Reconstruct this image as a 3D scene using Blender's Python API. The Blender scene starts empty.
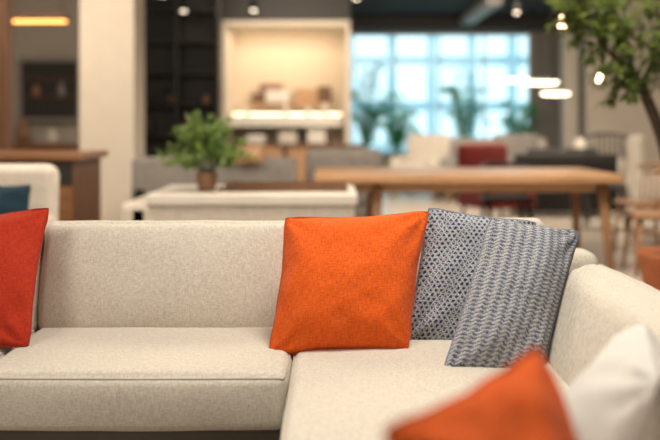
import bpy, math, random
from mathutils import Vector, Matrix, noise
random.seed(7)
scene=bpy.context.scene
D=bpy.data
# ------------------------------------------------------------------ materials
def _mat(name):
    m=D.materials.new(name); m.use_nodes=True
    nt=m.node_tree; b=nt.nodes.get('Principled BSDF'); return m,nt,b
def N(nt,t,**kw):
    n=nt.nodes.new(t)
    for k,v in kw.items(): setattr(n,k,v)
    return n
def plain(name,col,rough=.6,metal=0,var=.12,scale=6,emit=None,es=0):
    m,nt,b=_mat(name)
    tc=N(nt,'ShaderNodeTexCoord'); no=N(nt,'ShaderNodeTexNoise'); no.inputs['Scale'].default_value=scale
    no.inputs['Detail'].default_value=4
    nt.links.new(tc.outputs['Object'],no.inputs['Vector'])
    r=N(nt,'ShaderNodeValToRGB')
    r.color_ramp.elements[0].position=.3; r.color_ramp.elements[1].position=.7
    r.color_ramp.elements[0].color=[c*(1-var) for c in col]+[1]
    r.color_ramp.elements[1].color=[min(1,c*(1+var)) for c in col]+[1]
    nt.links.new(no.outputs['Fac'],r.inputs['Fac']); nt.links.new(r.outputs['Color'],b.inputs['Base Color'])
    b.inputs['Roughness'].default_value=rough; b.inputs['Metallic'].default_value=metal
    if emit:
        b.inputs['Emission Color'].default_value=list(emit)+[1]; b.inputs['Emission Strength'].default_value=es
    return m
def leafmat(name,c,var,scale,trans=.45):
    m=plain(name,c,.5,0,var,scale); nt=m.node_tree; b=nt.nodes['Principled BSDF']; o=nt.nodes['Material Output']
    t=N(nt,'ShaderNodeBsdfTranslucent'); t.inputs[0].default_value=[min(1,c[0]*2.2),min(1,c[1]*2),c[2]*1.5,1]
    x=N(nt,'ShaderNodeMixShader'); x.inputs[0].default_value=trans
    nt.links.new(b.outputs[0],x.inputs[1]); nt.links.new(t.outputs[0],x.inputs[2]); nt.links.new(x.outputs[0],o.inputs[0]); return m
def wood(name,c1,c2,rough=.4,axis='X',sc=1.0):
    m,nt,b=_mat(name)
    tc=N(nt,'ShaderNodeTexCoord'); mp=N(nt,'ShaderNodeMapping')
    s={'X':(1.2,14,14),'Y':(14,1.2,14),'Z':(14,14,1.2)}[axis]
    mp.inputs['Scale'].default_value=[v*sc for v in s]
    no=N(nt,'ShaderNodeTexNoise'); no.inputs['Scale'].default_value=1.6; no.inputs['Detail'].default_value=6
    no.inputs['Distortion'].default_value=.6
    r=N(nt,'ShaderNodeValToRGB'); r.color_ramp.elements[0].position=.3; r.color_ramp.elements[1].position=.7
    r.color_ramp.elements[0].color=list(c1)+[1]; r.color_ramp.elements[1].color=list(c2)+[1]
    L=nt.links.new
    L(tc.outputs['Object'],mp.inputs['Vector']); L(mp.outputs['Vector'],no.inputs['Vector']); L(no.outputs['Fac'],r.inputs['Fac'])
    L(r.outputs['Color'],b.inputs['Base Color']); b.inputs['Roughness'].default_value=rough
    return m
def fabric(name,c1,c2,coord='Object',fine=(420,420),along=(40,40),bump=.35,rough=.92,sheen=.15,dist=.002):
    m,nt,b=_mat(name); L=nt.links.new
    tc=N(nt,'ShaderNodeTexCoord')
    outs=[]
    if coord=='UV': maps=[(fine[0],along[0],1),(along[1],fine[1],1)]
    else: maps=[(fine[0],along[0],along[0]),(along[1],fine[1],fine[1])]
    for s in maps:
        mp=N(nt,'ShaderNodeMapping'); mp.inputs['Scale'].default_value=s
        no=N(nt,'ShaderNodeTexNoise'); no.inputs['Scale'].default_value=1; no.inputs['Detail'].default_value=2
        L(tc.outputs[coord],mp.inputs['Vector']); L(mp.outputs['Vector'],no.inputs['Vector']); outs.append(no)
    ad=N(nt,'ShaderNodeMath',operation='ADD'); L(outs[0].outputs['Fac'],ad.inputs[0]); L(outs[1].outputs['Fac'],ad.inputs[1])
    hf=N(nt,'ShaderNodeMath',operation='MULTIPLY'); hf.inputs[1].default_value=.5; L(ad.outputs[0],hf.inputs[0])
    r=N(nt,'ShaderNodeValToRGB'); r.color_ramp.elements[0].position=.36; r.color_ramp.elements[1].position=.62
    r.color_ramp.elements[0].color=list(c1)+[1]; r.color_ramp.elements[1].color=list(c2)+[1]
    L(hf.outputs[0],r.inputs['Fac']); L(r.outputs['Color'],b.inputs['Base Color'])
    bp=N(nt,'ShaderNodeBump'); bp.inputs['Strength'].default_value=bump; bp.inputs['Distance'].default_value=dist
    L(hf.outputs[0],bp.inputs['Height']); L(bp.outputs['Normal'],b.inputs['Normal'])
    b.inputs['Roughness'].default_value=rough; b.inputs['Sheen Weight'].default_value=sheen
    b.inputs['Specular IOR Level'].default_value=.2
    return m
def emis(name,col,s):
    m,nt,b=_mat(name); b.inputs['Base Color'].default_value=list(col)+[1]
    b.inputs['Emission Color'].default_value=list(col)+[1]; b.inputs['Emission Strength'].default_value=s; return m
def mnode(nt,op,a,b=None):
    n=N(nt,'ShaderNodeMath',operation=op)
    for i,v in enumerate((a,b)):
        if v is None: continue
        if isinstance(v,(int,float)): n.inputs[i].default_value=v
        else: nt.links.new(v,n.inputs[i])
    return n.outputs[0]
def pattern(name,kind,cd,cl):
    m,nt,b=_mat(name); L=nt.links.new
    tc=N(nt,'ShaderNodeTexCoord'); sp=N(nt,'ShaderNodeSeparateXYZ')
    no=N(nt,'ShaderNodeTexNoise'); no.inputs['Scale'].default_value=24; L(tc.outputs['UV'],no.inputs['Vector'])
    L(tc.outputs['UV'],sp.inputs[0]); x=sp.outputs[0]; y=sp.outputs[1]
    x=mnode(nt,'ADD',x,mnode(nt,'MULTIPLY',no.outputs['Fac'],.022)); y=mnode(nt,'ADD',y,mnode(nt,'MULTIPLY',no.outputs['Fac'],.022))
    tp=2*math.pi
    if kind=='hatch':
        # crossing pale threads over a navy ground, two slants, irregular spacing
        s1=mnode(nt,'SINE',mnode(nt,'MULTIPLY',mnode(nt,'ADD',x,mnode(nt,'MULTIPLY',y,.9)),tp*19))
        s2=mnode(nt,'SINE',mnode(nt,'MULTIPLY',mnode(nt,'SUBTRACT',x,mnode(nt,'MULTIPLY',y,.7)),tp*24))
        s3=mnode(nt,'SINE',mnode(nt,'MULTIPLY',y,tp*31))
        v=mnode(nt,'MAXIMUM',mnode(nt,'MAXIMUM',s1,s2),mnode(nt,'MULTIPLY',s3,.8)); v=mnode(nt,'SUBTRACT',mnode(nt,'MULTIPLY',v,1.7),.95); ns=1.3; A=.36
    else:
        fr=mnode(nt,'ABSOLUTE',mnode(nt,'SUBTRACT',mnode(nt,'FRACT',mnode(nt,'MULTIPLY',x,10)),.5))
        ph=mnode(nt,'ADD',mnode(nt,'MULTIPLY',y,40),mnode(nt,'MULTIPLY',fr,1.1))
        v=mnode(nt,'SINE',mnode(nt,'MULTIPLY',ph,tp))
        v=mnode(nt,'ADD',mnode(nt,'MULTIPLY',v,.65),mnode(nt,'MULTIPLY',mnode(nt,'SINE',mnode(nt,'MULTIPLY',x,tp*10)),.45)); ns=1.8; A=.30
    r=N(nt,'ShaderNodeValToRGB'); h=mnode(nt,'ADD',mnode(nt,'MULTIPLY',v,A),.5)
    n2=N(nt,'ShaderNodeTexNoise'); n2.inputs['Scale'].default_value=110; L(tc.outputs['UV'],n2.inputs['Vector'])
    h=mnode(nt,'ADD',h,mnode(nt,'MULTIPLY',mnode(nt,'SUBTRACT',n2.outputs['Fac'],.5),ns))
    r.color_ramp.elements[0].position=.2; r.color_ramp.elements[1].position=.85
    r.color_ramp.elements[0].color=list(cd)+[1]; r.color_ramp.elements[1].color=list(cl)+[1]
    L(h,r.inputs['Fac']); L(r.outputs['Color'],b.inputs['Base Color'])
    bp=N(nt,'ShaderNodeBump'); bp.inputs['Strength'].default_value=.8; bp.inputs['Distance'].default_value=.004
    L(h,bp.inputs['Height']); L(bp.outputs['Normal'],b.inputs['Normal'])
    b.inputs['Roughness'].default_value=.95; b.inputs['Specular IOR Level'].default_value=.15
    return m

M_sofa=fabric('sofa_linen',(.475,.425,.35),(.70,.64,.545),fine=(420,420),along=(70,70),bump=.5)
M_sofapipe=plain('sofa_piping',(.42,.375,.31),.9)
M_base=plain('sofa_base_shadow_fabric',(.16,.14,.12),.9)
M_orange=fabric('orange_weave',(.54,.068,.007),(.80,.135,.016),coord='UV',fine=(150,150),along=(22,22),bump=.45,sheen=.05)
M_orangep=plain('orange_piping',(.50,.07,.008),.9)
M_red=fabric('rust_red_weave',(.33,.022,.009),(.48,.042,.014),coord='UV',fine=(150,150),along=(22,22),bump=.45,sheen=.05)
M_redp=plain('rust_piping',(.32,.022,.01),.9)
M_white=fabric('white_linen',(.60,.57,.52),(.72,.69,.64),coord='UV',fine=(190,190),along=(24,24))
M_whitep=plain('white_piping',(.60,.57,.52),.9)
M_hatch=pattern('navy_hatch','hatch',(.038,.058,.118),(.53,.53,.54))
M_knit=pattern('blue_knit','knit',(.075,.095,.155),(.55,.54,.53))
M_greyp=plain('grey_piping',(.20,.22,.27),.9)
M_greyf=fabric('grey_sofa_fabric',(.19,.17,.155),(.27,.25,.23),fine=(60,60),along=(10,10))
M_cream=fabric('cream_fabric',(.54,.49,.42),(.66,.60,.53),fine=(60,60),along=(10,10))
M_teal=fabric('teal_fabric',(.005,.022,.036),(.010,.038,.058),coord='UV')
M_redf=fabric('red_fabric',(.10,.010,.009),(.15,.017,.013),fine=(60,60),along=(10,10))
M_blackf=fabric('black_fabric',(.015,.013,.012),(.03,.028,.026),fine=(60,60),along=(10,10))
M_brown=wood('walnut',(.09,.038,.016),(.17,.078,.036),.45,'Z')
M_slab=wood('walnut_top',(.16,.07,.03),(.27,.13,.062),.35,'X')
M_oak=wood('oak_table',(.36,.20,.10),(.52,.31,.17),.35,'X')
M_oakz=wood('oak_leg',(.26,.13,.06),(.38,.21,.11),.4,'Z')
M_dark=plain('black_lacquer',(.010,.009,.008),.45)
M_dark2=plain('dark_panel',(.016,.013,.011),.6)
M_metal=plain('black_metal',(.02,.02,.02),.4,.6)
M_wallw=plain('column_plaster',(.64,.57,.48),.8,var=.03)
M_wall=plain('wall_paint',(.43,.38,.32),.85,var=.04,scale=2)
M_wallwarm=plain('niche_paint',(.62,.52,.40),.8,var=.03)
M_wallg=plain('grey_wall',(.26,.235,.215),.85,var=.05,scale=2)
M_ceil=plain('ceiling_black',(.022,.020,.019),.9)
M_whitel=plain('white_lacquer',(.70,.66,.60),.4,var=.03)
M_terra=plain('terracotta',(.42,.13,.05),.75)
M_potb=plain('brown_ceramic',(.24,.12,.06),.5)
M_leaf=leafmat('leaf_green',(.14,.22,.075),.45,14)
M_leaf2=leafmat('tree_leaf_green',(.09,.135,.04),.5,10)
M_palm=leafmat('palm_green',(.10,.34,.18),.4,6,.6)
M_bark=plain('bark',(.06,.038,.024),.9,var=.4,scale=25)
M_soil=plain('soil',(.03,.02,.012),.95,var=.4,scale=60)
M_lamp=emis('warm_lamp',(1,.72,.42),14)
M_lampw=emis('white_lamp',(1,.84,.62),6)
M_amber=emis('amber_strip',(1,.42,.1),4)
M_frame=plain('window_frame',(.60,.68,.70),.5,var=.03)
M_facade=plain('outside_facade',(.44,.60,.65),.8,var=.05)
M_pave=plain('outside_paving',(.5,.6,.6),.8,var=.1)
M_steel=plain('white_duct',(.45,.43,.4),.5,var=.03)
def floor_mat():
    m,nt,b=_mat('polished_stone_floor'); L=nt.links.new
    tc=N(nt,'ShaderNodeTexCoord')
    br=N(nt,'ShaderNodeTexBrick'); br.offset=0; br.inputs['Scale'].default_value=1
    br.inputs['Brick Width'].default_value=1.2; br.inputs['Row Height'].default_value=1.2; br.inputs['Mortar Size'].default_value=.006
    br.inputs['Color1'].default_value=(.60,.53,.45,1); br.inputs['Color2'].default_value=(.56,.495,.42,1); br.inputs['Mortar'].default_value=(.38,.33,.27,1)
    no=N(nt,'ShaderNodeTexNoise'); no.inputs['Scale'].default_value=2.5; no.inputs['Detail'].default_value=6
    L(tc.outputs['Object'],br.inputs['Vector']); L(tc.outputs['Object'],no.inputs['Vector'])
    mx=N(nt,'ShaderNodeMixRGB',blend_type='MULTIPLY'); mx.inputs[0].default_value=.2
    L(br.outputs['Color'],mx.inputs[1]); L(no.outputs['Color'],mx.inputs[2]); L(mx.outputs[0],b.inputs['Base Color'])
    b.inputs['Roughness'].default_value=.22
    return m
M_floor=floor_mat()
def glass_mat():
    m=D.materials.new('window_glass'); m.use_nodes=True; nt=m.node_tree; nt.nodes.clear()
    o=N(nt,'ShaderNodeOutputMaterial'); t=N(nt,'ShaderNodeBsdfTransparent'); g=N(nt,'ShaderNodeBsdfGlossy'); x=N(nt,'ShaderNodeMixShader')
    t.inputs[0].default_value=(.95,.99,1,1); g.inputs['Roughness'].default_value=.1; g.inputs['Color'].default_value=(.5,.5,.5,1); x.inputs[0].default_value=.012
    nt.links.new(t.outputs[0],x.inputs[1]); nt.links.new(g.outputs[0],x.inputs[2]); nt.links.new(x.outputs[0],o.inputs[0]); return m
M_glass=glass_mat()

# ------------------------------------------------------------------ geometry helpers
def group(name,loc=(0,0,0),rz=0):
    e=D.objects.new(name,None); scene.collection.objects.link(e); e.location=loc; e.rotation_euler=(0,0,math.radians(rz)); e.empty_display_size=.1
    return e
def mk(name,V,F,mats,parent=None,loc=(0,0,0),rot=(0,0,0),smooth=False,mi=None,uv=None,bevel=0):
    me=D.meshes.new(name); me.from_pydata([tuple(v) for v in V],[],F)
    if not isinstance(mats,(list,tuple)): mats=[mats]
    for m in mats: me.materials.append(m)
    if mi: me.polygons.foreach_set('material_index',mi)
    if smooth: me.polygons.foreach_set('use_smooth',[True]*len(me.polygons))
    if uv:
        ul=me.uv_layers.new(name='UVMap')
        for lp in me.loops: ul.data[lp.index].uv=uv[lp.vertex_index]
    me.update()
    o=D.objects.new(name,me); scene.collection.objects.link(o); o.location=loc; o.rotation_euler=rot
    if parent: o.parent=parent
    if bevel:
        b=o.modifiers.new('bevel','BEVEL'); b.width=bevel; b.segments=2; b.limit_method='ANGLE'
    return o
BF=[(0,3,2,1),(4,5,6,7),(0,1,5,4),(1,2,6,5),(2,3,7,6),(3,0,4,7)]
def bv(x0,x1,y0,y1,z0,z1): return [(x0,y0,z0),(x1,y0,z0),(x1,y1,z0),(x0,y1,z0),(x0,y0,z1),(x1,y0,z1),(x1,y1,z1),(x0,y1,z1)]
def box(name,x0,x1,y0,y1,z0,z1,mat,parent=None,bevel=.006):
    cx,cy,cz=(x0+x1)/2,(y0+y1)/2,(z0+z1)/2
    return mk(name,bv(x0-cx,x1-cx,y0-cy,y1-cy,z0-cz,z1-cz),BF,mat,parent,(cx,cy,cz),bevel=bevel)
def tube_geo(pts,r,V,F,seg=8,closed=False):
    pts=[Vector(p) for p in pts]; n=len(pts); rr=r if isinstance(r,(list,tuple)) else [r]*n
    b0=len(V); up=None
    for i,p in enumerate(pts):
        if closed: t=(pts[(i+1)%n]-pts[i-1])
        else: t=pts[min(i+1,n-1)]-pts[max(i-1,0)]
        t=t.normalized() if t.length>1e-9 else Vector((0,0,1))
        if up is None: up=t.orthogonal().normalized()
        up=(up-t*up.dot(t)); up=up.normalized() if up.length>1e-6 else t.orthogonal().normalized()
        w=t.cross(up)
        for k in range(seg):
            a=2*math.pi*k/seg; V.append(p+(up*math.cos(a)+w*math.sin(a))*rr[i])
    m=n if closed else n-1
    for i in range(m):
        j=(i+1)%n
        for k in range(seg):
            F.append((b0+i*seg+k,b0+i*seg+(k+1)%seg,b0+j*seg+(k+1)%seg,b0+j*seg+k))
    if not closed:
        F.append(tuple(b0+k for k in range(seg))[::-1]); F.append(tuple(b0+(n-1)*seg+k for k in range(seg)))
def tube(name,pts,r,mat,parent=None,seg=8,closed=False):
    V=[];F=[]; tube_geo(pts,r,V,F,seg,closed); return mk(name,V,F,mat,parent,smooth=True)
def lathe(name,prof,mat,parent=None,loc=(0,0,0),seg=24):
    V=[];F=[]
    for r,z in prof:
        for k in range(seg):
            a=2*math.pi*k/seg; V.append((r*math.cos(a),r*math.sin(a),z))
    for i in range(len(prof)-1):
        for k in range(seg): F.append((i*seg+k,i*seg+(k+1)%seg,(i+1)*seg+(k+1)%seg,(i+1)*seg+k))
    F.append(tuple(range(seg))[::-1]); F.append(tuple((len(prof)-1)*seg+k for k in range(seg)))
    return mk(name,V,F,mat,parent,loc,smooth=True)
def axis_samples(h,r,mid,e=3):
    s=[-h+r*i/e for i in range(e)]; s+=[-(h-r)+2*(h-r)*i/mid for i in range(mid+1)]; s+=[h-r+r*(i+1)/e for i in range(e)]
    return s
def cushion(name,c,size,mat,parent=None,r=.04,bulge=(0,0,0),rot=(0,0,0),mid=10,e=4,wr=.0,seed=0,pipes=None,pipemat=None):
    hx,hy,hz=[s/2 for s in size]; r=min(r,hx*.95,hy*.95,hz*.95)
    ax=[axis_samples(h,r,mid if h>.12 else 3,e) for h in (hx,hy,hz)]
    h=(hx,hy,hz); V=[];F=[];idx={}
    def wrinkle(p,out):
        n=noise.noise(Vector((p[0]*3+seed,p[1]*5,p[2]*5)))+.5*noise.noise(Vector((p[0]*9+seed,p[1]*9,p[2]*9)))
        return out+out.normalized()*n*wr
    def vert(p):
        k=tuple(round(q,5) for q in p)
        if k in idx: return idx[k]
        inner=Vector([max(-(h[i]-r),min(h[i]-r,p[i])) for i in range(3)]); d=Vector(p)-inner
        q=inner+d.normalized()*r if d.length>1e-9 else Vector(p)
        u=[p[i]/h[i] for i in range(3)]
        out=Vector(q)
        for a in range(3):
            o1,o2=[i for i in range(3) if i!=a]
            f=max(0,1-u[o1]**2)*max(0,1-u[o2]**2)
            out[a]+=bulge[a]*u[a]*math.sqrt(f)
        if wr: out=wrinkle(p,out)
        idx[k]=len(V); V.append(out); return idx[k]
    for a in range(3):
        o1,o2=(a+1)%3,(a+2)%3
        for sgn in (-1,1):
            for i in range(len(ax[o1])-1):
                for j in range(len(ax[o2])-1):
                    q=[]
                    for di,dj in ((0,0),(1,0),(1,1),(0,1)):
                        p=[0,0,0]; p[a]=sgn*h[a]; p[o1]=ax[o1][i+di]; p[o2]=ax[o2][j+dj]; q.append(vert(p))
                    if sgn<0: q=q[::-1]
                    F.append(tuple(q))
    mi=[0]*len(F); mats=[mat]
    if pipes:
        mats.append(pipemat)
        # piping follows the cushion's own surface ring nearest the requested height
        zs=ax[2]
        for z in pipes:
            zz=min(zs,key=lambda t:abs(t-z*hz)); ring=[]
            for x in ax[0]: ring.append((x,-hy,zz))
            for y in ax[1][1:]: ring.append((hx,y,zz))
            for x in ax[0][::-1][1:]: ring.append((x,hy,zz))
            for y in ax[1][::-1][1:-1]: ring.append((-hx,y,zz))
            pts=[V[vert(list(p))] for p in ring]
            n0=len(F); tube_geo(pts,.0034,V,F,6,True); mi+=[1]*(len(F)-n0)
    return mk(name,V,F,mats,parent,c,rot,smooth=True,mi=mi)
def pillow(name,c,X,Y,T,mat,pmat,pinch=.065,n=34,seed=0,parent=None,wr=1.0,taper=0):
    X=Vector(X);Y=Vector(Y);Nn=X.cross(Y).normalized()
    V=[];F=[];uv=[];idx={}
    def sm(t): return math.copysign(1-(1-abs(t))**1.35,t)
    def P(i,j,s):
        u=sm(-1+2*i/n); v=sm(-1+2*j/n)
        edge=(i in(0,n) or j in(0,n))
        k=(i,j,0 if edge else s)
        if k in idx: return idx[k]
        e1=noise.noise(Vector((v*2.5+seed,u,7)))*.016; e2=noise.noise(Vector((u*2.5+seed,v,3)))*.016
        pu=u*(1-(pinch+e1)*(1-v*v)*abs(u))*(1+taper*v); pv=v*(1-(pinch+e2)*(1-u*u)*abs(v))
        cr=max(0,(abs(u)+abs(v)-1.8))/.2; pu*=1-.03*cr; pv*=1-.03*cr
        t=T/2*((1-abs(u)**2.0)**.62)*((1-abs(v)**2.0)**.62) if not edge else 0
        a=math.atan2(1-abs(v),1-abs(u)); d=math.hypot(1-abs(u),1-abs(v))
        fold=math.sin(a*9+seed+(u>0)*2+(v>0)*3)*math.exp(-d*2.0)*min(1,d*4)*.012*wr
        pk=math.sin((u*14 if abs(v)>abs(u) else v*14)+seed*3)*math.exp(-min(1-abs(u),1-abs(v))*8)*.003*wr
        w=(noise.noise(Vector((u*1.8+seed,v*1.8,s)))*.022+noise.noise(Vector((u*4+seed,v*4,s+3)))*.008)*wr
        m=(1-u**4)*(1-v**4)
        t+= (fold+w*m+pk) if not edge else 0
        p=X*.5*pu+Y*.5*pv+Nn*(s*max(t,0.0015 if not edge else 0))
        idx[k]=len(V); V.append(p); uv.append(((u+1)/2,(v+1)/2)); return idx[k]
    for s in (1,-1):
        for i in range(n):
            for j in range(n):
                q=[P(i,j,s),P(i+1,j,s),P(i+1,j+1,s),P(i,j+1,s)]
                if s<0: q=q[::-1]
                F.append(tuple(q))
    mi=[0]*len(F)
    ring=[V[idx[(i,0,0)]] for i in range(n)]+[V[idx[(n,j,0)]] for j in range(n)]+[V[idx[(n-i,n,0)]] for i in range(n)]+[V[idx[(0,n-j,0)]] for j in range(n)]
    n0=len(F); v0=len(V); tube_geo(ring,.003,V,F,6,True); mi+=[1]*(len(F)-n0); uv+=[(0,0)]*(len(V)-v0)
    return mk(name,V,F,[mat,pmat],parent,c,smooth=True,mi=mi,uv=uv)
def leaf(V,F,p,d,up,L,W,bend=.25):
    d=d.normalized(); s=d.cross(up); s=s.normalized() if s.length>1e-5 else d.orthogonal().normalized(); nn=s.cross(d)
    b=len(V)
    for t,w,h in ((0,0,0),(.35,1,.02),(.7,.8,-.06*bend*4),(1,0,-.2*bend*4)):
        q=p+d*L*t+nn*L*h*.5
        if w==0: V.append(q)
        else: V.append(q+s*W*.5*w); V.append(q+nn*(-W*.12)); V.append(q-s*W*.5*w)
    F+= [(b,b+1,b+2),(b,b+2,b+3),(b+1,b+4,b+5,b+2),(b+2,b+5,b+6,b+3),(b+4,b+7,b+5),(b+5,b+7,b+6)]
def rv():
    while True:
        v=Vector((random.uniform(-1,1),random.uniform(-1,1),random.uniform(-1,1)))
        if .05<v.length<1: return v

# ------------------------------------------------------------------ room shell
box('floor',-6.2,6.9,-3,18.2,-.12,0,M_floor,bevel=0)
box('ceiling',-6.2,6.9,-3,18.2,3.2,3.3,M_ceil,bevel=0)
box('wall_left',-6.2,-6.0,-3,18.2,0,3.2,M_wall,bevel=0)
box('wall_right',6.7,6.9,-3,18.2,0,3.2,M_wall,bevel=0)
box('wall_rear',-6.0,6.7,-3.0,-2.85,0,3.2,M_wall,bevel=0)
wb=group('wall_back',(0,18.1,0))
def wpart(n,x0,x1,z0,z1,m): box(n,x0,x1,-.1,.1,z0,z1,m,wb,0)
wpart('panel_left',-6,.38,0,3.2,M_wall); wpart('panel_right',3.93,6.7,0,3.2,M_wallg)
wpart('panel_sill',.38,3.93,0,.5,M_wall); wpart('panel_header',.38,3.93,2.9,3.2,M_dark2)
box('trim_soffit',-1.0,4.3,17.6,17.98,2.92,3.19,M_dark2)
w=group('window_1',(2.155,18.05,0))
for i,x in enumerate((-1.76,-.88,0,.88,1.76)):
    box('mullion_%d'%(i+1),x-.018,x+.018,-.04,.04,.5,2.9,M_frame,w)
for i,z in enumerate((.53,2.87)): box('rail_%d'%(i+1),-1.77,1.77,-.035,.035,z-.025,z+.025,M_frame,w)
box('glass_pane',-1.76,1.76,-.006,.006,.52,2.88,M_glass,w,0)
box('street_pavement',-20,24,18.3,60,-.3,-.1,M_pave,bevel=0)
fb=group('office_building',(4,32,0))
for i in range(14): box('fin_%d'%(i+1),-9+i*1.4,-8.75+i*1.4,-.3,0,-.1,7,M_facade,fb,0)
for i in range(5): box('slab_%d'%(i+1),-9,10,-.1,.3,i*1.6-.05,i*1.6+.25,M_facade,fb,0)

box('wall_gallery',-6,-3.4,13,13.2,0,3.2,M_wall,bevel=0)
dk=group('black_display_shelving',(-2.5,13.2,0))
box('back_panel',-.9,.9,.25,.3,0,3.18,M_dark2,dk)
for i,x in enumerate((-.9,-.3,.3,.9)): box('upright_%d'%(i+1),x-.02,x+.02,-.1,.27,0,3.18,M_dark,dk)
for i,z in enumerate((.05,.5,.95,1.4,1.85,2.3,2.75)): box('shelf_%d'%(i+1),-.9,.9,-.1,.27,z-.015,z+.015,M_dark,dk)
for i in range(9):
    x=random.uniform(-.2,.8); z=random.choice((.965,1.415,1.865,1.415)); h=random.uniform(.12,.28)
    lathe('vase_%d'%(i+1),[(.04,0),(.07,h*.4),(.035,h*.8),(.045,h)],random.choice((M_metal,M_potb,M_dark2)),dk,(x,.08,z))
ni=group('wall_display_niche',(-.70,14,0))
box('side_left',-1.01,-.88,0,1.0,0,2.66,M_wallw,ni); box('side_right',.94,1.01,0,1.0,0,2.66,M_wallw,ni)
box('header',-1.01,1.01,0,1.0,2.62,2.70,M_wallw,ni); box('back',-.9,.95,.95,1.0,0,2.65,M_wallwarm,ni)
box('dark_bulkhead',-1.01,1.01,-.02,1.0,2.70,3.19,M_dark2,ni)
box('shelf_upper',-.62,.70,.6,.95,1.42,1.46,M_oak,ni)
box('shelf_counter',-.86,.90,.2,.95,1.08,1.26,M_whitel,ni)
box('shelf_light',-.84,.88,.55,.6,1.262,1.28,M_lampw,ni)
def wbox(n,x0,x1,z0,z1,m,y0=.62): box(n,x0,x1,y0,y0+.25,z0,z1,m,ni)
wbox('wood_box_1',-.55,-.15,1.46,1.60,M_brown); wbox('wood_box_2',-.42,-.05,1.60,1.76,M_slab); wbox('ceramic_box',-.32,.05,1.46,1.66,M_whitel,.5)
wbox('wood_box_3',.15,.5,1.46,1.68,M_oak); wbox('wood_box_4',.5,.72,1.46,1.72,M_brown)
for i,(x,h) in enumerate(((-.6,.12),(.0,.16),(.35,.13),(.62,.18))): lathe('ceramic_%d'%(i+1),[(.03,0),(.06,h*.4),(.03,h*.8),(.04,h)],M_whitel,ni,(x,.4,1.26))
box('low_cabinet',-.75,.55,.25,.9,.1,.78,M_oak,ni); box('low_cabinet_top',-.78,.58,.22,.92,.78,.82,M_brown,ni)
for i,x in enumerate((-.6,-.1,.35)): box('display_box_%d'%(i+1),x,x+.28,.3,.6,.82,.95+.05*i,(M_whitel,M_cream,M_whitel)[i],ni)
def column(name,x0,x1,y0,y1,m):
    g=group(name,((x0+x1)/2,(y0+y1)/2,0)); hx=(x1-x0)/2; hy=(y1-y0)/2
    box('shaft',-hx,hx,-hy,hy,0,3.2,m,g,.01); box('plinth',-hx-.015,hx+.015,-hy-.015,hy+.015,0,.12,m,g)
column('column',-2.60,-2.03,9.5,10.05,M_wallw)
column('column',4.15,4.4,16.2,16.5,M_wallw)
box('wall_partition',4.25,6.7,15.2,15.35,0,3.2,M_wall,bevel=0)
column('wood_post',-2.74,-2.61,7.4,7.55,M_brown)
bx=group('wall_shelf_cabinet',(-3.9,12.8,1.55))
box('case',-.45,.42,0,.19,-.4,.5,M_wallg,bx); box('inner',-.4,.37,-.01,.02,-.34,.44,M_dark2,bx)
for i,z in enumerate((-.05,.2)): box('shelf_%d'%(i+1),-.42,.39,-.05,.15,z-.012,z+.012,M_brown,bx)
lathe('jar',[(.04,0),(.06,.08),(.04,.15)],M_potb,bx,(-.2,-.02,-.04)); lathe('jar_tall',[(.04,0),(.05,.08),(.03,.2)],M_greyf,bx,(.15,-.02,-.04))
cn=group('walnut_side_console',(-4.1,12.5,0)); box('top',-.7,.7,-.25,.25,.8,.86,M_slab,cn); box('cabinet',-.65,.65,-.22,.22,.1,.8,M_brown,cn); box('plinth',-.6,.6,-.2,.2,0,.1,M_dark,cn)
for i,(x,h,m) in enumerate(((-.4,.25,M_whitel),(-.1,.35,M_potb),(.3,.2,M_cream))): lathe('vase_%d'%(i+1),[(.06,0),(.10,h*.4),(.04,h*.8),(.06,h)],m,cn,(x,0,.86))
box('ceiling_duct',2.5,2.75,14.6,17.6,3.02,3.16,M_steel)
box('ceiling_track',-4.5,5.5,12.0,12.06,3.12,3.16,M_metal)
def spot(x,y,z):
    g=group('ceiling_spotlight',(x,y,z))
    lathe('can',[(.035,.12),(.045,.1),(.045,0),(.04,-.01)],M_metal,g); lathe('bulb',[(.001,-.012),(.036,-.012),(.036,-.02),(.001,-.02)],M_lampw,g)
    tube('stem',[(0,0,.1),(0,0,3.2-z)],.008,M_metal,g)
for x,y,z in ((-2.2,12.03,2.82),(-1.92,12.03,2.62),(-1.0,12.03,2.63),(-4.1,11,2.4),(2.45,12.03,2.6),(.35,12.03,2.78),(3.6,12.03,2.7)): spot(x,y,z)
lp=group('linear_pendant_lamp',(-3.17,10,2.28))
box('shade',-.3,.3,-.05,.05,-.02,.05,M_brown,lp); box('light_strip',-.29,.29,-.045,.045,-.045,-.021,M_amber,lp)
tube('cord_1',[(-.25,0,.05),(-.25,0,.92)],.004,M_metal,lp); tube('cord_2',[(.25,0,.05),(.25,0,.92)],.004,M_metal,lp)
cp=group('disc_cluster_pendant_lamp',(2.25,10,1.6))
for i,(x,z,r) in enumerate(((-.21,.02,.14),(.05,-.01,.2),(.22,-.13,.16))):
    lathe('disc_shade_%d'%(i+1),[(.02,.03),(r,.012),(r,.0)],M_whitel,cp,(x,.02*i,z)); lathe('disc_glow_%d'%(i+1),[(r*.96,-.001),(r*.96,-.02),(r*.7,-.03),(.01,-.035)],M_lampw,cp,(x,.02*i,z))
    tube('cord_%d'%(i+1),[(x,.02*i,z+.03),(x*.2,0,1.6)],.004,M_metal,cp)
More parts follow.
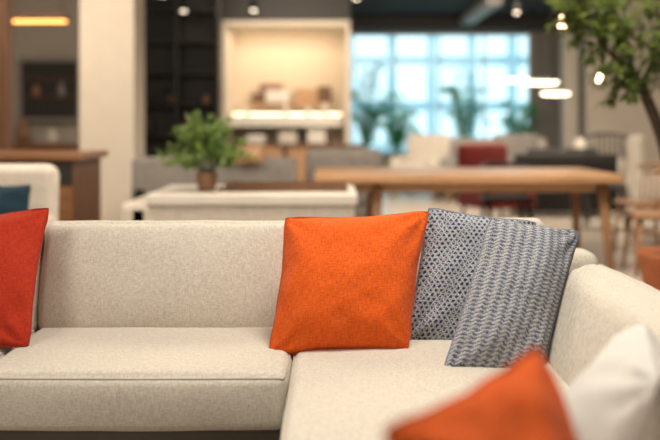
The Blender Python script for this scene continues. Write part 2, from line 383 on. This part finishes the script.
def glasspend(x,y,z,s):
    g=group('globe_pendant_lamp',(x,y,z))
    lathe('bulb',[(.005,-.035*s),(.028*s,-.02*s),(.03*s,0),(.018*s,.03*s),(.012*s,.045*s)],M_lamp,g)
    lathe('cap',[(.03*s,.045*s),(.028*s,.09*s),(.008*s,.11*s)],M_metal,g)
    tube('wire_hoop',[(.09*s*math.cos(a),0,.09*s*math.sin(a)) for a in [i*math.pi/8 for i in range(16)]],.003,M_metal,g,6,True)
    tube('wire_hoop_side',[(0,.09*s*math.cos(a),.09*s*math.sin(a)) for a in [i*math.pi/8 for i in range(16)]],.003,M_metal,g,6,True)
    tube('cord',[(0,0,.1*s),(0,0,3.2-z)],.003,M_metal,g)
glasspend(1.60,6.3,1.83,1.1); glasspend(2.0,6.8,1.47,.8)

# ------------------------------------------------------------------ SOFA
so=group('sectional_sofa',(0,0,0))
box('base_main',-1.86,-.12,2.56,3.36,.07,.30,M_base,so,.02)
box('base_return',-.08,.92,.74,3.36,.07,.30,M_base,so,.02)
cushion('back_frame_main',(-.47,3.30,.38),(2.84,.17,.62),M_sofa,so,r=.04)
cushion('back_frame_return',(.95,2.04,.35),(.15,2.70,.56),M_sofa,so,r=.04)
for i,(x,y) in enumerate(((-1.75,2.65),(-.2,2.65),(-1.75,3.25),(.85,3.25),(.0,.85),(.85,.85))):
    lathe('foot_%d'%(i+1),[(.02,0),(.028,.08)],M_dark,so,(x,y,0))
pp=dict(pipes=(.90,),pipemat=M_sofapipe)
cushion('seat_cushion_centre',(-.538,2.755,.396),(.845,.60,.155),M_sofa,so,r=.030,bulge=(.004,.020,.012),wr=.004,seed=1,mid=18,**pp)
cushion('seat_cushion_left',(-1.392,2.755,.396),(.845,.60,.155),M_sofa,so,r=.030,bulge=(.004,.020,.012),wr=.004,seed=5,mid=18,**pp)
cushion('seat_cushion_corner',(.28,2.49,.392),(.78,1.13,.155),M_sofa,so,r=.030,bulge=(.004,.008,.012),wr=.004,seed=9,mid=18,**pp)
cushion('seat_cushion_return',(.28,1.32,.392),(.78,1.20,.155),M_sofa,so,r=.030,bulge=(.004,.008,.012),wr=.004,seed=12,mid=18,**pp)
lean=math.radians(-10)
cushion('back_cushion_centre',(-.543,3.115,.622),(.843,.15,.376),M_sofa,so,r=.034,bulge=(.004,.060,.004),rot=(lean,0,0),wr=.008,seed=2,mid=18)
cushion('back_cushion_left',(-1.392,3.115,.622),(.840,.15,.376),M_sofa,so,r=.034,bulge=(.004,.060,.004),rot=(lean,0,0),wr=.008,seed=3,mid=18)
cushion('back_cushion_corner',(.31,3.135,.626),(.84,.14,.383),M_sofa,so,r=.034,bulge=(.004,.03,.004),rot=(lean,0,0),wr=.005,seed=4,mid=18)
cushion('back_cushion_return',(.765,2.10,.540),(.21,1.34,.365),M_sofa,so,r=.075,bulge=(.035,.004,.012),rot=(0,math.radians(18),0),wr=.010,seed=6,mid=18)
cushion('back_cushion_end',(.765,1.07,.540),(.21,.70,.365),M_sofa,so,r=.075,bulge=(.035,.004,.012),rot=(0,math.radians(18),0),wr=.010,seed=7,mid=18)

pillow('orange_throw_pillow',(.055,2.80,.664),(.440,0,.020),(.062,.19,.395),.22,M_orange,M_orangep,seed=1,taper=.045)
pillow('rust_throw_pillow',(-1.128,2.83,.660),(.47,0,.040),(.0,.20,.40),.18,M_red,M_redp,seed=4)
pillow('hatched_throw_pillow',(.452,2.905,.652),(.36,.03,-.05),(.085,.13,.40),.14,M_hatch,M_greyp,seed=2,pinch=.045)
pillow('knitted_throw_pillow',(.530,2.64,.640),(.275,.02,-.045),(.180,.25,.41),.20,M_knit,M_greyp,seed=3,pinch=.045)
pillow('white_throw_pillow',(.500,1.60,.590),(-.12,-.42,0),(.12,.0,.34),.22,M_white,M_whitep,seed=8,pinch=.02)
pillow('orange_throw_pillow',(.2455,1.09,.642),(.245,.335,.01),(-.14,.11,.375),.13,M_orange,M_orangep,seed=6)

# ------------------------------------------------------------------ background furniture
def armchair(name,loc,rz,w,d,h,mat,leg=M_oakz,seat=.42):
    g=group(name,loc,rz)
    cushion('base',(0,0,seat-.15),(w,d,.16),mat,g,r=.04,mid=4,e=2); cushion('seat',(0,-.03,seat),(w-.22,d-.14,.14),mat,g,r=.05,bulge=(0,0,.02),mid=4,e=2)
    cushion('back',(0,d/2-.08,(seat+h)/2-.03),(w,.17,h-seat+.1),mat,g,r=.07,bulge=(0,.01,0),mid=4,e=3,rot=(-.08,0,0))
    for s,n in((-1,'arm_left'),(1,'arm_right')): cushion(n,(s*(w/2-.06),-.02,seat+.02),(.13,d-.06,.36),mat,g,r=.055,mid=4,e=3)
    i=0
    for sx in(-1,1):
        for sy in(-1,1):
            i+=1; tube('leg_%d'%i,[(sx*(w/2-.08),sy*(d/2-.08),seat-.22),(sx*(w/2-.04),sy*(d/2-.04),0)],[.022,.013],leg,g)
    return g
def sofa(name,loc,rz,w,d,h,mat,n=2,seat=.42):
    g=group(name,loc,rz)
    cushion('base',(0,0,.2),(w,d,.22),mat,g,r=.03,mid=4,e=2)
    cw=(w-.36)/n
    for i in range(n):
        x=-w/2+.18+cw*(i+.5)
        cushion('seat_%d'%(i+1),(x,-.05,seat-.04),(cw-.01,d-.2,.16),mat,g,r=.05,bulge=(0,0,.015),mid=4,e=2)
        cushion('back_cushion_%d'%(i+1),(x,d/2-.26,seat+.22),(cw-.01,.17,.38),mat,g,r=.06,bulge=(0,.02,0),mid=4,e=2,rot=(-.12,0,0))
    cushion('back_frame',(0,d/2-.09,h/2),(w,.18,h-.14),mat,g,r=.05,mid=5,e=3)
    for s,nn in((-1,'arm_left'),(1,'arm_right')): cushion(nn,(s*(w/2-.09),0,.34),(.18,d,.5),mat,g,r=.05,mid=4,e=3)
    i=0
    for sx in(-1,1):
        for sy in(-1,1):
            i+=1; tube('leg_%d'%i,[(sx*(w/2-.1),sy*(d/2-.1),.12),(sx*(w/2-.1),sy*(d/2-.1),0)],.02,M_dark,g)
    return g
def chair(name,loc,rz,mat,seatmat,h=.80):
    g=group(name,loc,rz)
    cushion('seat',(0,0,.445),(.44,.42,.04),seatmat,g,r=.018,mid=4,e=2)
    i=0
    for sx in(-1,1):
        i+=1; tube('leg_%d'%i,[(sx*.17,-.16,.43),(sx*.21,-.21,0)],[.02,.012],mat,g)
        i+=1; tube('leg_%d'%i,[(sx*.17,.16,.43),(sx*.20,.22,0)],[.02,.012],mat,g)
    R=[(.22*math.cos(a),.02+.20*math.sin(a)) for a in [math.radians(-5+190*k/12) for k in range(13)]]
    tube('top_rail',[(x,y+.03,h-.05+.05*max(0,y)/.22) for x,y in R],.017,mat,g)
    for k in range(1,12):
        x,y=R[k]; tube('spindle_%d'%k,[(x*.85,y*.82,.45),(x,y+.03,h-.05+.05*max(0,y)/.22)],.008,mat,g,6)
    tube('stretcher_1',[(-.19,-.185,.2),(-.185,.19,.2)],.009,mat,g,6); tube('stretcher_2',[(.19,-.185,.2),(.185,.19,.2)],.009,mat,g,6); tube('stretcher_3',[(-.185,0,.2),(.185,0,.2)],.009,mat,g,6)
dt=group('white_display_table',(-.58,6.42,0))
box('body',-.74,.74,-.42,.42,.06,.60,M_cream,dt,.03); box('recess',-.70,.70,-.38,.38,0,.07,M_dark,dt)
box('top',-.62,.76,-.45,.45,.605,.68,M_whitel,dt,.015)
box('tray_base',-.18,.70,-.22,.30,.681,.692,M_brown,dt); box('tray_rim_front',-.18,.70,-.23,-.21,.681,.712,M_brown,dt); box('tray_rim_back',-.18,.70,.29,.31,.681,.712,M_brown,dt)
box('arm_block',-.80,-.60,-.42,.42,.06,.62,M_cream,dt,.04)
pl=group('potted_plant',(-.84,6.25,.682))
lathe('pot',[(.05,0),(.062,.02),(.075,.12),(.068,.125),(.055,.12)],M_potb,pl); lathe('soil',[(.054,.10),(.054,.118),(.001,.12)],M_soil,pl)
V=[];F=[];VS=[];FS=[]
for k in range(46):
    a=random.uniform(0,2*math.pi); rr=random.random()**.5; tip=Vector((.32*rr*math.cos(a),.28*rr*math.sin(a),.26+.27*math.sqrt(max(0,1-rr*rr))*random.uniform(.5,1)-.08*rr))
    st=Vector((.02*math.cos(a),.02*math.sin(a),.11)); mid=(st+tip)/2+Vector((0,0,.07))
    pts=[st*(1-t)**2+mid*2*t*(1-t)+tip*t*t for t in [i/6 for i in range(7)]]
    tube_geo(pts,.0025,VS,FS,4)
    for t in range(2,7):
        for q in range(4):
            d=(rv()+ (pts[t]-pts[t-1]).normalized()*.5+Vector((0,0,.2))); leaf(V,F,pts[t]+rv()*.015,d,Vector((0,0,1)),random.uniform(.045,.075),random.uniform(.028,.042))
mk('stems',VS,FS,M_leaf2,pl); mk('leaves',V,F,M_leaf,pl)
sofa('grey_sofa',(-1.05,8.7,0),180,1.5,.85,.90,M_greyf,2)
armchair('grey_armchair',(.13,8.95,0),180,.72,.75,.88,M_greyf,M_dark)
pillow('ochre_cushion',(-.72,8.20,.86),(.26,.02,.0),(0,.02,.17),.10,M_oak,M_potb,n=14)
cb=group('walnut_counter',(-2.70,6.65,0))
box('carcass',-1.0,.95,-.35,.35,.08,.88,M_brown,cb); box('plinth',-.97,.9,-.32,.32,0,.08,M_dark,cb)
box('top',-1.03,1.0,-.38,.38,.885,.935,M_slab,cb,.008); box('dark_drawer_band',-.98,.93,-.36,-.345,.72,.87,M_dark2,cb)
for i in range(14): box('slat_%d'%(i+1),-.96+i*.137,-.96+i*.137+.11,-.365,-.348,.1,.70,M_slab,cb)
armchair('cream_armchair',(-2.03,5.2,0),-4,.78,.70,.88,M_cream)
pillow('teal_throw_pillow',(-1.79,4.98,.655),(.30,.05,0),(-.02,.12,.30),.11,M_teal,M_teal,n=16)
tb=group('oak_dining_table',(1.05,7.5,0))
box('top',-1.17,1.17,-.58,.58,.685,.75,M_oak,tb,.012); box('apron_front',-1.0,1.0,-.42,-.39,.61,.685,M_oak,tb); box('apron_back',-1.0,1.0,.39,.42,.61,.685,M_oak,tb)
for i,(sx,sy) in enumerate(((-1,-1),(-1,1),(1,-1),(1,1))):
    x=.68 if sx<0 else 1.06
    tube('leg_%d'%(i+1),[(sx*x,sy*.40,.68),(sx*(x+.04),sy*.47,0)],[.045,.028],M_oakz,tb,10)
chair('oak_spindle_chair',(2.50,7.0,0),-95,M_oakz,M_oakz,.80)
chair('oak_spindle_chair',(2.75,7.95,0),-80,M_oakz,M_oakz,.80)
chair('dark_dining_chair',(1.62,8.45,0),0,M_dark,M_blackf,.76)
armchair('red_armchair',(1.88,10.4,0),25,.66,.66,.88,M_redf,M_dark)
sofa('black_sofa',(2.85,11.4,0),180,1.25,.8,.84,M_blackf,2)
chair('black_dining_chair',(2.98,9.9,0),-20,M_dark,M_blackf,1.02)
armchair('beige_armchair',(3.38,9.2,0),70,.7,.7,1.0,M_cream)
armchair('beige_armchair',(4.0,13.2,0),60,.75,.75,.9,M_cream)
armchair('beige_armchair',(1.4,14.0,0),-30,.75,.75,.94,M_cream)
sofa('beige_lounge_sofa',(2.7,15.2,0),0,1.9,.85,.95,M_cream,3)
armchair('grey_armchair',(2.9,13.5,0),20,.75,.75,.95,M_greyf)
armchair('grey_armchair',(2.05,13.3,0),-15,.7,.7,.88,M_greyf)
ct=group('round_side_table',(3.55,12.6,0)); lathe('top',[(.001,.50),(.30,.50),(.30,.53),(.001,.53)],M_oak,ct); lathe('stem',[(.16,0),(.02,.03),(.02,.5)],M_metal,ct)
ht=group('walnut_console_table',(-.1,12.2,0)); box('top',-.55,.55,-.25,.25,.80,.85,M_brown,ht)
for i,(x,y) in enumerate(((-.5,-.2),(.5,-.2),(-.5,.2),(.5,.2))): tube('leg_%d'%(i+1),[(x,y,.8),(x,y,0)],.022,M_brown,ht)
def palm(name,loc,h,sp,nf=13):
    g=group(name,loc); lathe('planter',[(.12,0),(.17,.36),(.155,.37),(.14,.33)],M_whitel,g); lathe('soil',[(.14,.30),(.14,.33),(.001,.335)],M_soil,g)
    V=[];F=[];VS=[];FS=[]
    for k in range(nf):
        a=2*math.pi*k/nf+random.uniform(-.2,.2); hh=h*random.uniform(.55,1); R=sp*random.uniform(.6,1)
        pts=[]
        for i in range(10):
            t=i/9; pts.append(Vector((math.cos(a)*R*t**1.6,math.sin(a)*R*t**1.6,.33+(hh-.33)*(1-(1-t)**1.7)-.15*t**4)))
        tube_geo(pts,[.010-.008*i/9 for i in range(10)],VS,FS,4)
        for i in range(3,10):
            dr=(pts[i]-pts[i-1]).normalized(); side=dr.cross(Vector((0,0,1))).normalized()
            for q in (0,.5):
                p=pts[i-1].lerp(pts[i],q)
                for s in(-1,1): leaf(V,F,p,side*s+dr*.7+Vector((0,0,-.25)),Vector((0,0,1)),.26,.055)
    mk('stems',VS,FS,M_palm,g); mk('fronds',V,F,M_palm,g)
palm('potted_palm',(.70,17.2,0),2.4,.40,15); palm('potted_palm',(1.25,17.3,0),2.0,.50,15); palm('potted_palm',(2.5,17.2,0),2.4,.45,15); palm('potted_palm',(3.55,17.3,0),1.7,.35)
tr=group('potted_tree',(2.14,5.75,0))
lathe('pot',[(.13,0),(.15,.02),(.20,.30),(.21,.31),(.21,.34),(.19,.34),(.18,.30)],M_terra,tr); lathe('soil',[(.185,.27),(.185,.305),(.001,.31)],M_soil,tr)
VS=[];FS=[];V=[];F=[]
def branch(pts,r0,r1):
    pts=[Vector(p) for p in pts]; P=[]
    for i in range(len(pts)-1):
        a=pts[max(i-1,0)];b=pts[i];c=pts[i+1];d=pts[min(i+2,len(pts)-1)]
        for k in range(5):
            t=k/5; P.append(.5*((2*b)+(c-a)*t+(2*a-5*b+4*c-d)*t*t+(3*b-a-3*c+d)*t**3))
    P.append(pts[-1]); n=len(P); tube_geo(P,[r0+(r1-r0)*i/(n-1) for i in range(n)],VS,FS,7)
    return P
def twig(p,d,L,nl):
    pts=[p]; q=p.copy(); dd=d.normalized()
    for i in range(5): dd=(dd+rv()*.25).normalized(); q=q+dd*L/5; pts.append(q.copy())
    tube_geo(pts,[.004-.003*i/5 for i in range(6)],VS,FS,4)
    for i in range(nl):
        t=random.uniform(.15,1)*5; k=min(4,int(t)); b=pts[k].lerp(pts[k+1],t-k)
        leaf(V,F,b,(pts[k+1]-pts[k]).normalized()*.7+rv()*.9+Vector((0,0,-.15)),Vector((0,0,1)),random.uniform(.06,.10),random.uniform(.024,.036))
branch([(0,0,.28),(.02,0,.6),(-.02,0,.9),(-.10,-.02,1.15),(-.20,-.02,1.38)],.046,.034)
branch([(.03,.03,.28),(.10,.02,.7),(.06,.0,1.1),(.04,.0,1.6),(.12,.02,2.3)],.028,.01)
bs=[[(-.20,-.02,1.38),(-.28,-.05,1.55),(-.36,-.02,1.78),(-.40,0,2.1)],
    [(-.20,-.02,1.38),(-.10,.05,1.55),(-.06,.05,1.8),(-.12,.02,2.2)],
    [(-.24,-.03,1.47),(-.42,-.1,1.58),(-.56,-.12,1.74),(-.66,-.1,1.86)],
    [(-.32,-.03,1.66),(-.50,.02,1.80),(-.60,.04,1.98)],
    [(.04,0,1.5),(.15,-.1,1.7),(.2,-.1,2.0)],[(-.08,.05,1.6),(-.25,.15,1.75),(-.3,.2,2.0)],
    [(.05,0,1.3),(-.02,-.15,1.45),(-.08,-.2,1.6)],[(-.16,-.02,1.3),(-.28,-.12,1.36),(-.38,-.15,1.42)],[(.06,0,1.15),(.0,-.12,1.25),(-.03,-.2,1.38)]]
for b in bs:
    P=branch(b,.016,.004)
    for i in range(4,len(P)):
        for k in range(3): twig(P[i],(P[i]-P[i-1]).normalized()*.5+rv(),random.uniform(.10,.22),10)
mk('branches',VS,FS,M_bark,tr,smooth=True); mk('leaves',V,F,M_leaf2,tr)

# ------------------------------------------------------------------ lights
def area(name,loc,target,sx,sy,power,col):
    l=D.lights.new(name,'AREA'); l.shape='RECTANGLE'; l.size=sx; l.size_y=sy; l.energy=power; l.color=col
    o=D.objects.new(name,l); scene.collection.objects.link(o); o.location=loc
    o.rotation_euler=(Vector(target)-Vector(loc)).to_track_quat('-Z','Y').to_euler(); return o
warm=(1,.84,.66); neu=(1,.92,.81)
area('ceiling_light_sofa',(.5,2.25,3.1),(-.1,2.75,.5),1.1,.8,90,neu)
area('front_fill_added',(-2.0,-.2,3.0),(-.2,2.8,.5),1.4,.9,78,neu)  # added fill from the camera side to lift the sofa, no ceiling fixture
area('ceiling_light_mid_left',(-2.3,5.8,3.1),(-2.3,6.6,0),2.5,2.6,150,warm)
area('ceiling_light_mid',(1.6,6.3,3.1),(1.6,6.8,0),3,2.6,240,warm)
area('column_fill_added',(-2.9,8.0,3.1),(-2.9,11.3,0.6),2.5,1.6,90,warm)  # extra light added from front left to brighten the column, not a fixture
area('ceiling_light_far',(2.5,11.5,3.1),(2.7,13,0),4,2.5,380,warm)
area('niche_light',(-.7,14.35,2.55),(-.7,14.9,1.2),1.6,.2,12,(1,.80,.56))
area('niche_wall_washer',(-.7,12.6,3.0),(-.7,14.6,1.5),1.6,.3,32,(1,.84,.64))
wd=D.worlds.new('World'); scene.world=wd; wd.use_nodes=True; nt=wd.node_tree; bg=nt.nodes['Background']
bg.inputs['Color'].default_value=(.68,.90,.98,1); bg.inputs['Strength'].default_value=1.75
scene.view_settings.view_transform='Standard'; scene.view_settings.look='None'
cd=D.cameras.new('camera'); cam=D.objects.new('camera',cd); scene.collection.objects.link(cam); scene.camera=cam
cam.location=(0,0,1.15); cam.rotation_euler=(math.radians(90),0,0); cd.lens=50; cd.sensor_width=36; cd.shift_y=-98/660
cd.dof.use_dof=True; cd.dof.focus_distance=2.75; cd.dof.aperture_fstop=1.4
cd.clip_end=200
